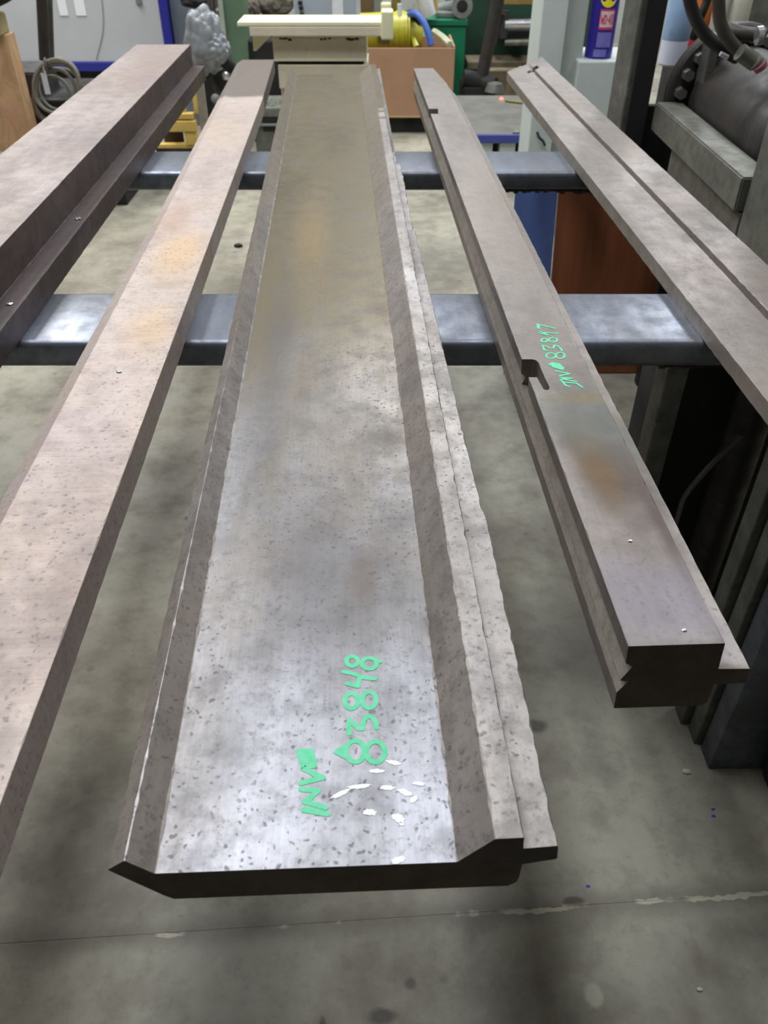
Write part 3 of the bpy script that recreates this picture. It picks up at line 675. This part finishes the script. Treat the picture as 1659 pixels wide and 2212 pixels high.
tag(tube('blue_strap', [at_y(876, 38, yA), at_y(896, 30, yA - .1), at_y(915, 48, yA - .16), at_y(926, 75, yA - .2), at_y(932, 98, yA - .22)], lambda t_: .022, STR), 'blue lifting strap hanging over the yellow motor', 'strap')
tag(tube('dark_strap', [at_y(868, 44, yA + .02), at_y(884, 30, yA), at_y(903, 38, yA - .04), at_y(908, 52, yA - .05)], .026, paint('strap_navy', (34, 40, 84), .6)), 'dark blue strap loop beside the blue strap', 'strap')
tag(tube('white_bottle', [at_y(864, 44, yA - .05), at_y(863, 8, yA - .05)], .016, paint('bottle_white', (222, 224, 226), .4)), 'thin white bottle standing behind the yellow motor', 'bottle')

# ------------------------------------------------------------------ background, middle
CRM = paint('cream_paint', (226, 214, 192), .45, 0, .05, .35, 9, (110, 92, 74)); CRML = paint('cream_light', (236, 232, 196), .4, 0, .04, .12, 9, (150, 140, 90))
Yq = 3.95
cm = empty('cream_machine', (at_y(695, 130, Yq).x, Yq + .15, 0), 'cream painted machine with a flat bar top, at the far end of the wide plate', 'machine')
t0, t1 = at_y(512, 50, Yq - .05), at_y(838, 50, Yq - .05); zb = at_y(600, 79, Yq - .05).z
box('top_plate', t0.x, t1.x, Yq - .05, Yq + .16, t0.z - .012, t0.z + .004, CRML, cm, .003)
u0 = at_y(538, 60, Yq - .05)
box('top_beam', u0.x, t1.x, Yq - .05, Yq + .02, zb, t0.z - .0121, CRM, cm, .004)
prism('gusset', [(u0.x, t0.z - .013), (u0.x + .09, zb), (u0.x + .012, at_y(540, 112, Yq).z), (u0.x, at_y(540, 112, Yq).z)], Yq + .021, Yq + .035, CRML, cm, 'Y')
e0 = at_y(838, 45, Yq - .05); box('end_lug', t1.x - .028, t1.x + .022, Yq - .07, Yq + .02, zb - .01, t0.z + .045, CRML, cm, .006)
c0, c1 = at_y(588, 81, Yq), at_y(792, 130, Yq)
box('head_block', c0.x, c1.x, Yq, Yq + .28, c1.z, c0.z, CRM, cm, .006)
box('lower_lip', c0.x, c1.x, Yq - .003, Yq + .002, c1.z - .004, c1.z + .006, CRML, cm, .001)
box('neck', c0.x + .012, c1.x - .012, Yq + .02, Yq + .27, c1.z - .018, c1.z, PDK, cm, .002)
l0, l1 = at_y(600, 138, Yq), at_y(795, 160, Yq)
box('lower_block', l0.x, l1.x, Yq, Yq + .28, at_y(640, 192, Yq).z, c1.z - .0181, CRM, cm, .004)
box('column', l0.x + .0, l0.x + .05, Yq + .06, Yq + .24, 0, at_y(640, 192, Yq).z, CRM, cm, .004)
box('column', l1.x - .05, l1.x, Yq + .06, Yq + .24, 0, at_y(640, 192, Yq).z, CRM, cm, .004)
box('column_shadow_plate', l0.x + .051, l1.x - .051, Yq + .12, Yq + .15, 0, at_y(640, 200, Yq).z, PDK, cm, .002)
# paint chips along the head
bm = bmesh.new(); rc = random.Random(4)
for px in (606, 612, 618, 626, 694, 702, 712, 752, 758, 764, 771):
    p_ = at_y(px, 83 + rc.random() * 3, Yq); w_ = rc.uniform(.004, .009)
    bm_box(bm, p_.x - w_, p_.x + w_, Yq - .0015, Yq + .001, p_.z - w_ * .6, p_.z + .004, 0)
base = Vector(cm.location)
for v_ in bm.verts: v_.co -= base
tag(link('paint_chips', me_from(bm), PDK, cm), kind='stuff')

# electrical box with white sticker
EB = paint('box_grey_blue', (168, 178, 188), .45, 0, .05, .1, 3)
Ye = 4.75
e0, e1 = at_y(631, -40, Ye), at_y(768, 44, Ye)
eb = empty('control_box', ((e0.x + e1.x) / 2, Ye + .1, 0), 'grey blue control box with a white sticker, behind the cream machine', 'control box')
box('housing', e0.x, e1.x, Ye, Ye + .2, e1.z, e0.z, EB, eb, .006)
ybox('sticker', 717, -6, 742, 40, Ye - .003, .003, paint('sticker_white', (232, 236, 240), .5), eb, .001)
for px, py in ((648, 6), (650, 18), (652, 32)): ybox('switch', px - 5, py - 4, px + 5, py + 4, Ye - .014, .014, PBLK, eb, .004)
box('pedestal', e0.x + .1, e1.x - .1, Ye + .05, Ye + .17, 0, e1.z, PDK, eb, .004)
# brown tools right of it
sh = at_y(790, 48, 6.8)
tag(box('rear_bench', at_y(772, 50, 6.8).x, at_y(872, 50, 6.8).x, 6.74, 7.0, 0, sh.z, PDK, None, .006), 'dark bench behind the cardboard box', 'bench')
tag(ybox('brown_case', 778, -30, 806, 36, 6.8, .1, paint('brown_case', (108, 86, 62), .6), None, .01, z0=at_y(790, 48, 6.8).z), 'narrow brown case right of the control box', 'case')
tag(ybox('grey_jar', 806, -30, 826, 34, 6.8, .08, FG, None, .012, z0=sh.z), 'grey jar on the bench right of the brown case', 'jar')
tag(ybox('pale_funnel', 822, 6, 845, 30, 6.78, .06, CRML, None, .012, z0=sh.z), 'small pale yellow cup behind the bar top', 'cup')
tag(ybox('yellow_pack', 846, -30, 866, 24, 6.82, .06, paint('pack_olive', (120, 108, 44), .6), None, .008, z0=sh.z), 'olive yellow pack right of the pale cup', 'pack')

# ------------------------------------------------------------------ background, left
WP = NT('glossy_white_panel'); WP = WP.done(WP.mix(WP.ramp(WP.noise(WP.coord(), 1.2, 4), .35, .65), lin((200, 206, 214)), lin((186, 190, 196))), .22)
WBL = paint('trim_blue', (40, 46, 150), .45, 0, .08, .1)
Yw = 6.4
w0, w1 = at_y(-160, -60, Yw), at_y(352, 134, Yw)
wp = empty('machine_enclosure', (-1.9, Yw + .3, 0), 'large glossy white machine enclosure with blue trim, at the far left', 'machine')
box('side_sheet', w0.x - .6, w1.x + .03, Yw, Yw + .6, w1.z, w0.z + .3, WP, wp, .004)
box('bottom_trim', w0.x - .6, w1.x + .09, Yw - .02, Yw + .6, w1.z - .055, w1.z, WBL, wp, .004)
t_ = at_y(376, 80, Yw); box('corner_trim', w1.x + .031, w1.x + .085, Yw - .02, Yw + .6, w1.z + .001, w0.z + .3, WBL, wp, .004)
box('plinth', w0.x - .5, w1.x + .0, Yw + .12, Yw + .6, 0, w1.z - .056, PBLK, wp, .004)
g_ = at_y(404, 80, Yw + .1); box('corner_post', w1.x + .09, g_.x + .04, Yw + .05, Yw + .5, 0, w0.z + .3, paint('post_blue_grey', (112, 122, 134), .5), wp, .006)
tube('seam', [at_y(215, -30, Yw - .003), at_y(222, 20, Yw - .003), at_y(222, 70, Yw - .003), at_y(208, 128, Yw - .003)], .0035, paint('seam_grey', (150, 154, 160), .6), wp, 6)
REFL = NT('reflection_pale'); REFL = REFL.done(lin((236, 240, 246)), .2)  # pale panels painted as a window's reflection on the white sheet
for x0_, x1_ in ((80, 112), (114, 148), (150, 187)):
    ybox('reflection_patch', x0_, -40, x1_, 34, Yw - .006, .006, REFL, wp, .001)
tag(ybox('latch', 292, -4, 306, 10, Yw - .02, .02, FG, wp, .004), 'small grey latch')

# wood block crate at far left
OSB = NT('particle_board'); v = OSB.coord(); ch = OSB.noise(OSB.coord((1, 1, .5)), 16, 5, .7, .5)
col = OSB.mix(OSB.ramp(ch, .35, .65), lin((198, 160, 122)), lin((170, 136, 96))); col = OSB.mix(OSB.ramp(OSB.noise(v, 5, 3), .5, .7, 0, .5), col, lin((178, 126, 104)))
OSB.bump(ch, .3, .002); OSB = OSB.done(col, .75)
cr = empty('particle_board_crate', (-2.2, 4.4, 0), 'tall tan particle board crate standing at the left edge', 'crate')
xr = at_y(72, 290, 4.44).x
zt_ = at_y(20, 76, 4.42).z
box('front_board', xr - .6, xr, 4.42, 4.44, 0, zt_, OSB, cr, .002)
box('side_board', xr - .02, xr, 4.441, 4.52, 0, zt_, OSB, cr, .002)
zt2 = at_y(20, 30, 4.4).z
box('top_batten', xr - .6, xr - .01, 4.38, 4.50, zt_, zt2, paint('pale_timber', (160, 144, 100), .7, 0, .12, .2, 8), cr, .01)
dk = empty('dark_casting', (xr - .2, 4.44, zt2), 'black rounded casting lying on top of the particle board crate', 'casting')
tube('casting_body', [Vector((xr - .6, 4.44, zt2 + .105)), Vector((xr - .4, 4.44, zt2 + .105)), Vector((xr - .08, 4.44, zt2 + .10)), Vector((xr + .10, 4.44, zt2 + .125))], lambda t_: .103 - .05 * max(0, t_ - .6) / .4, PBLK, dk, 20)
tube('blue_band', [Vector((xr - .65, 4.44, zt2 + .104)), Vector((xr - .35, 4.44, zt2 + .104))], .106, paint('band_blue', (38, 36, 84), .5), dk, 20)
# dark floor machine and coiled cable left
dm = empty('dark_cabinet', (-1.75, 4.7, 0), 'dark grey machine body between the crate and the white enclosure', 'machine')
x0_ = at_y(60, 120, 4.7).x
box('body', x0_ - .2, at_y(124, 150, 5.0).x, 4.7, 5.0, 0, at_y(100, 134, 4.95).z, PDK, dm, .02)
box('base', x0_ - .35, at_y(235, 200, 4.7).x, 4.65, 5.2, 0, at_y(200, 215, 4.65).z, PBLK, dm, .01)
tube('upright', [at_y(96, 130, 4.75), at_y(88, -40, 4.75)], .026, PDK, dm, 12)  # this tube and the next stand in for a blurry dark reflection
tube('upright', [at_y(112, 130, 4.85), at_y(106, -40, 4.85)], .014, PGR, dm, 10)
hk = at_y(110, 140, 4.6); tube('hook', [Vector((hk.x, 4.71, hk.z)), Vector((hk.x, 4.54, hk.z)), Vector((hk.x, 4.53, hk.z + .03))], .008, PGR, dm, 8)
CABLE = paint('cable_sheath', (126, 122, 112), .5, 0, .12, .2, 20)
cc = at_y(122, 190, 4.55); co = empty('cable_coil', cc, 'coiled grey cable with a white tag, hanging on the dark machine', 'cable')
for k, (cx2, cy2, rx, ry) in enumerate(((122, 186, 50, 58), (124, 190, 47, 54), (128, 182, 44, 55), (118, 205, 46, 56), (126, 196, 52, 48), (112, 215, 40, 50))):
    tube('cable_turn', [at_y(cx2 + rx * math.cos(a_), cy2 + ry * math.sin(a_), 4.55 + .012 * k) for a_ in [i * math.pi / 8 for i in range(17)]], .0085, CABLE, co, 8, 3)
tp = ybox('paper_tag', 87, 158, 110, 204, 4.52, .003, paint('tag_white', (196, 200, 206), .6), co, .001)
tube('tag_chain', [at_y(97, 124, 4.53), at_y(94, 148, 4.525), at_y(98, 158, 4.523)], .005, CHR, co, 6)

# clear bag over a dark stand
GC = paint('column_green', (92, 118, 94), .55, 0, .1, .3, 5)
Yg = 6.0
gr = empty('green_column', (at_y(505, 100, Yg).x, Yg + .1, 0), 'grey green steel column behind the flat pinkish bar', 'column')
a_, b_ = at_y(488, 60, Yg), at_y(531, 60, Yg)
box('web', a_.x, b_.x, Yg, Yg + .2, 0, 2.2, GC, gr, .004)
box('pale_edge', a_.x - .03, a_.x - .001, Yg - .02, Yg + .1, 0, 2.2, paint('pale_strip', (170, 178, 164), .5), gr, .003)
tube('hanging_wire', [at_y(459, -30, Yg - .2), at_y(466, 40, Yg - .2), at_y(474, 90, Yg - .2), at_y(478, 130, Yg - .2)], .006, PBLK, gr, 6)
Ys = 5.3
ds = empty('tripod_stand', tuple(at_y(450, 200, Ys)[:2]) + (0,), 'black stand wrapped in a clear plastic bag, left of the flat pinkish bar', 'stand')
fz = at_y(450, 300, Ys)
tube('pole', [at_y(446, 110, Ys), at_y(446, 200, Ys), Vector((at_y(446, 200, Ys).x, Ys, 0))], .042, PBLK, ds, 14)
tube('arm', [at_y(440, 116, Ys), at_y(478, 128, Ys), at_y(520, 166, Ys + .1)], .035, PBLK, ds, 12)
tube('side_pipe', [at_y(470, 150, Ys + .2), at_y(490, 200, Ys + .2), at_y(480, 270, Ys + .1)], .075, PDK, ds, 14)
lathe('knob', [(.005, 0), (.025, .002), (.025, .02), (.006, .03)], FG, ds, at_y(466, 212, Ys - .1), (math.radians(90), 0, 0), 14)
lathe('clip', [(.005, 0), (.022, .002), (.022, .02), (.006, .03)], CHR, ds, at_y(489, 163, Ys - .05), (math.radians(90), 0, 0), 14)
def crumple(name, c, r, mat, parent, seed, amp=.25, sub=4):
    rr = random.Random(seed); bm = bmesh.new(); bmesh.ops.create_icosphere(bm, subdivisions=sub, radius=1)
    ph = [Vector((rr.uniform(-1, 1), rr.uniform(-1, 1), rr.uniform(-1, 1))).normalized() * rr.uniform(3, 9) for _ in range(14)]
    for v_ in bm.verts:
        k = 1 + amp * sum(abs(math.sin(v_.co.dot(p_) + i)) - .6 for i, p_ in enumerate(ph)) / 5
        v_.co = Vector((v_.co.x * r[0] * k, v_.co.y * r[1] * k, v_.co.z * r[2] * k))
    base = Vector(parent.location) if parent else Vector()
    return link(name, me_from(bm), mat, parent, Vector(c) - base)
PL = NT('clear_plastic'); PL.b.inputs['Transmission Weight'].default_value = .35; PL = PL.done(lin((158, 162, 168)), .25)
crumple('plastic_bag', at_y(442, 88, Ys - .02), (.11, .08, .17), PL, ds, 1, .22, 5)
crumple('plastic_bag', at_y(462, 106, Ys - .04), (.09, .06, .08), PL, ds, 5, .22, 5)
Yv = 6.7
BGE = paint('beige_bag', (150, 144, 128), .8, 0, .15, .35, 6); BGD = paint('grey_bag', (106, 98, 86), .8, 0, .15, .3, 6)
tb = at_y(580, 46, Yv); bench = tag(box('bag_bench', at_y(528, 40, Yv).x, at_y(700, 40, Yv).x, Yv - .25, Yv + .35, 0, tb.z, PDK), 'dark bench carrying the beige bags, behind the cream machine', 'bench')
tag(crumple('beige_bag', (at_y(592, 20, Yv).x, Yv + .05, tb.z + .17), (.17, .15, .15), BGE, None, 2, .2), 'large beige sack on the dark bench', 'sack')
tag(crumple('grey_sack', (at_y(543, 30, Yv).x, Yv - .13, tb.z + .09), (.08, .08, .08), BGD, None, 3, .2), 'smaller grey brown sack left of the beige sack', 'sack')
tag(crumple('wall_sack', (at_y(440, 20, 7.2).x, 7.3, 1.04), (.24, .15, .42), BGE, None, 8, .15), 'tall pale sack hanging behind the black stand', 'sack')
tag(box('sack_shelf', at_y(405, 60, 7.0).x, at_y(480, 60, 7.0).x, 7.12, 7.5, 0, .60, PDK), 'dark shelf below the tall pale sack', 'shelf')
tag(crumple('black_cap', at_y(418, 2, 6.3), (.085, .06, .04), PBLK, None, 9, .2), 'black cap hanging before the tall pale sack', 'cap')

# yellow pallet pieces and plank
YW = paint('yellow_pine', (214, 182, 96), .65, 0, .12, .2, 8)
Yl = 5.0
pl = empty('yellow_pallet', tuple(at_y(398, 280, Yl)[:2]) + (0,), 'small yellow wooden pallet stood up beside the black stand', 'pallet')
for a4, dy in (((370, 246, 418, 258), 0), ((358, 262, 424, 285), -.01), ((398, 285, 426, 314), 0), ((335, 312, 428, 321), .01), ((380, 232, 400, 247), .03), ((412, 186, 432, 246), .03)):
    ybox('plank', *a4, Yl + dy, .05, YW, pl, .003)
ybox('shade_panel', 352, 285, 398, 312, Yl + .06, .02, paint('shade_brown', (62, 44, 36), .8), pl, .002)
lg = at_y(335, 321, Yl); box('foot', lg.x, at_y(428, 321, Yl).x, Yl + .01, Yl + .05, 0, lg.z, PDK, pl, .002)
gp0, gp1 = at_y(420, 175, 4.9), at_y(434, 325, 4.9)
tag(box('grey_plank', gp0.x, gp0.x + .045, 4.90, 4.93, 0, gp0.z, paint('plank_grey', (146, 136, 122), .7, 0, .15, .2, 9)), 'upright grey plank standing in front of the yellow pallet', 'plank')

# scrap between the flat bar and the wide plate
JK = paint('scrap_green_grey', (108, 112, 100), .6, 0, .2, .4, 9)
jk = empty('scrap_crate', (at_y(580, 270, 5.6).x, 5.7, 0), 'grey green scrap crate under the cream machine, left of the wide plate', 'crate')
f0, f1 = at_y(545, 232, 5.6), at_y(615, 292, 5.6)
box('crate_body', f0.x, f1.x, 5.6, 5.95, 0, f0.z, JK, jk, .01)
ybox('dark_opening', 566, 252, 604, 284, 5.596, .004, PBLK, jk, .001)
ybox('cross_bar', 552, 268, 612, 273, 5.58, .015, FG, jk, .002)
crumple('rag', at_y(572, 228, 5.7), (.10, .08, .05), JK, jk, 12, .3)
bkx = at_y(560, 170, 5.75)
tag(box('dark_gap_block', at_y(534, 100, 6.03).x, at_y(612, 100, 6.03).x, 6.03, 6.2, 0, at_y(560, 88, 6.03).z, PBLK, None, .01), 'black block darkening the gap under the cream bar top', 'locker')  # black block put in to paint the shade of the gap

# bottles beyond the press
Yt = 3.45; zz = at_y(1450, 140, Yt).z
cart = tag(box('tool_cart', 1.13, 1.95, Yt - .10, Yt + .25, 0, zz, PDK), 'dark tool cart behind the press carrying bottles', 'cart')
WB = paint('bottle_white_plastic', (206, 210, 226), .4, 0, .04, .05); LB = paint('label_pale_blue', (150, 178, 214), .5)
def bottle(px, Y, r, h, mat, label, lab=None):
    p = at_y(px, 100, Y); e = empty('bottle', (p.x, Y, zz), label, 'bottle', 'bottles on the tool cart')
    lathe('bottle_body', [(r * .9, 0), (r, .006), (r, h * .78), (r * .85, h * .86), (r * .35, h * .93), (r * .35, h)], mat, e, (p.x, Y, zz), seg=28)
    lathe('cap', [(r * .4, 0), (r * .42, .02), (r * .3, .024)], mat, e, (p.x, Y, zz + h), seg=20)
    if lab:
        lathe('label', [(r * 1.005, 0), (r * 1.012, .001), (r * 1.012, h * .35), (r * 1.005, h * .352)], lab, e, (p.x, Y, zz + h * .2), seg=28)
    return e
bottle(1456, Yt, .048, .42, WB, 'tall white bottle with a pale blue label, right of the press post', LB)
bottle(1500, Yt + .12, .05, .36, paint('bottle_red', (206, 48, 66), .4, 0, .04, .05), 'red bottle with an orange band, right of the tall white bottle', paint('label_orange', (220, 120, 50), .5))
bottle(1540, Yt + .05, .03, .34, paint('bottle_cream', (224, 220, 208), .5), 'slim cream bottle seen between the hoses')
bottle(1582, Yt + .02, .034, .38, paint('bottle_ivory', (226, 222, 202), .5), 'slim ivory bottle, farthest right of the bottles')
tag(ybox('grey_locker', 1612, -60, 1720, 60, Yt + .6, .3, PGREEN, None, .01, z0=0), 'grey green locker behind the hoses in the top right corner', 'locker')

# ------------------------------------------------------------------ crumbs on the floor
def chip(px, py, s, mat, label):
    p = at_z(px, py, 0); o = crumple('floor_chip', (p.x, p.y, s * .35), (s, s * .7, s * .4), mat, None, int(px), .3, 2); tag(o, label, 'debris')
chip(1482, 1668, .009, paint('chip_white', (214, 212, 200), .7), 'small white chip on the floor near the press foot')
chip(515, 533, .022, paint('chip_black', (40, 38, 36), .7), 'small black scrap on the floor between the two rails')
chip(1511, 2138, .005, paint('chip_pale', (200, 200, 190), .7), 'tiny pale chip on the floor at the lower right')
for px, py, z_, own, sx in ((168, 472, .887, b1, .007), (20, 656, .887, b1, .006), (257, 802, .885, b2, .004), (1362, 1168, .93, b4, .0022), (1479, 1361, .93, b4, .0022)):
    p = at_z(px, py, z_ + sx * .3); tag(crumple('metal_chip', p, (sx, sx * .8, sx * .35), CHR, None, px, .3, 2), {168: 'bright metal chip on the step of the thickest bar, farther one', 20: 'bright metal chip on the step of the thickest bar, nearer one', 257: 'tiny metal chip on the flat pinkish bar', 1362: 'tiny bright chip on the oily brown stain of the square bar', 1479: 'tiny bright chip near the sawn end of the square bar'}[px], 'metal chip')
for o in bpy.data.objects:
    if '_um' in o: del o['_um']
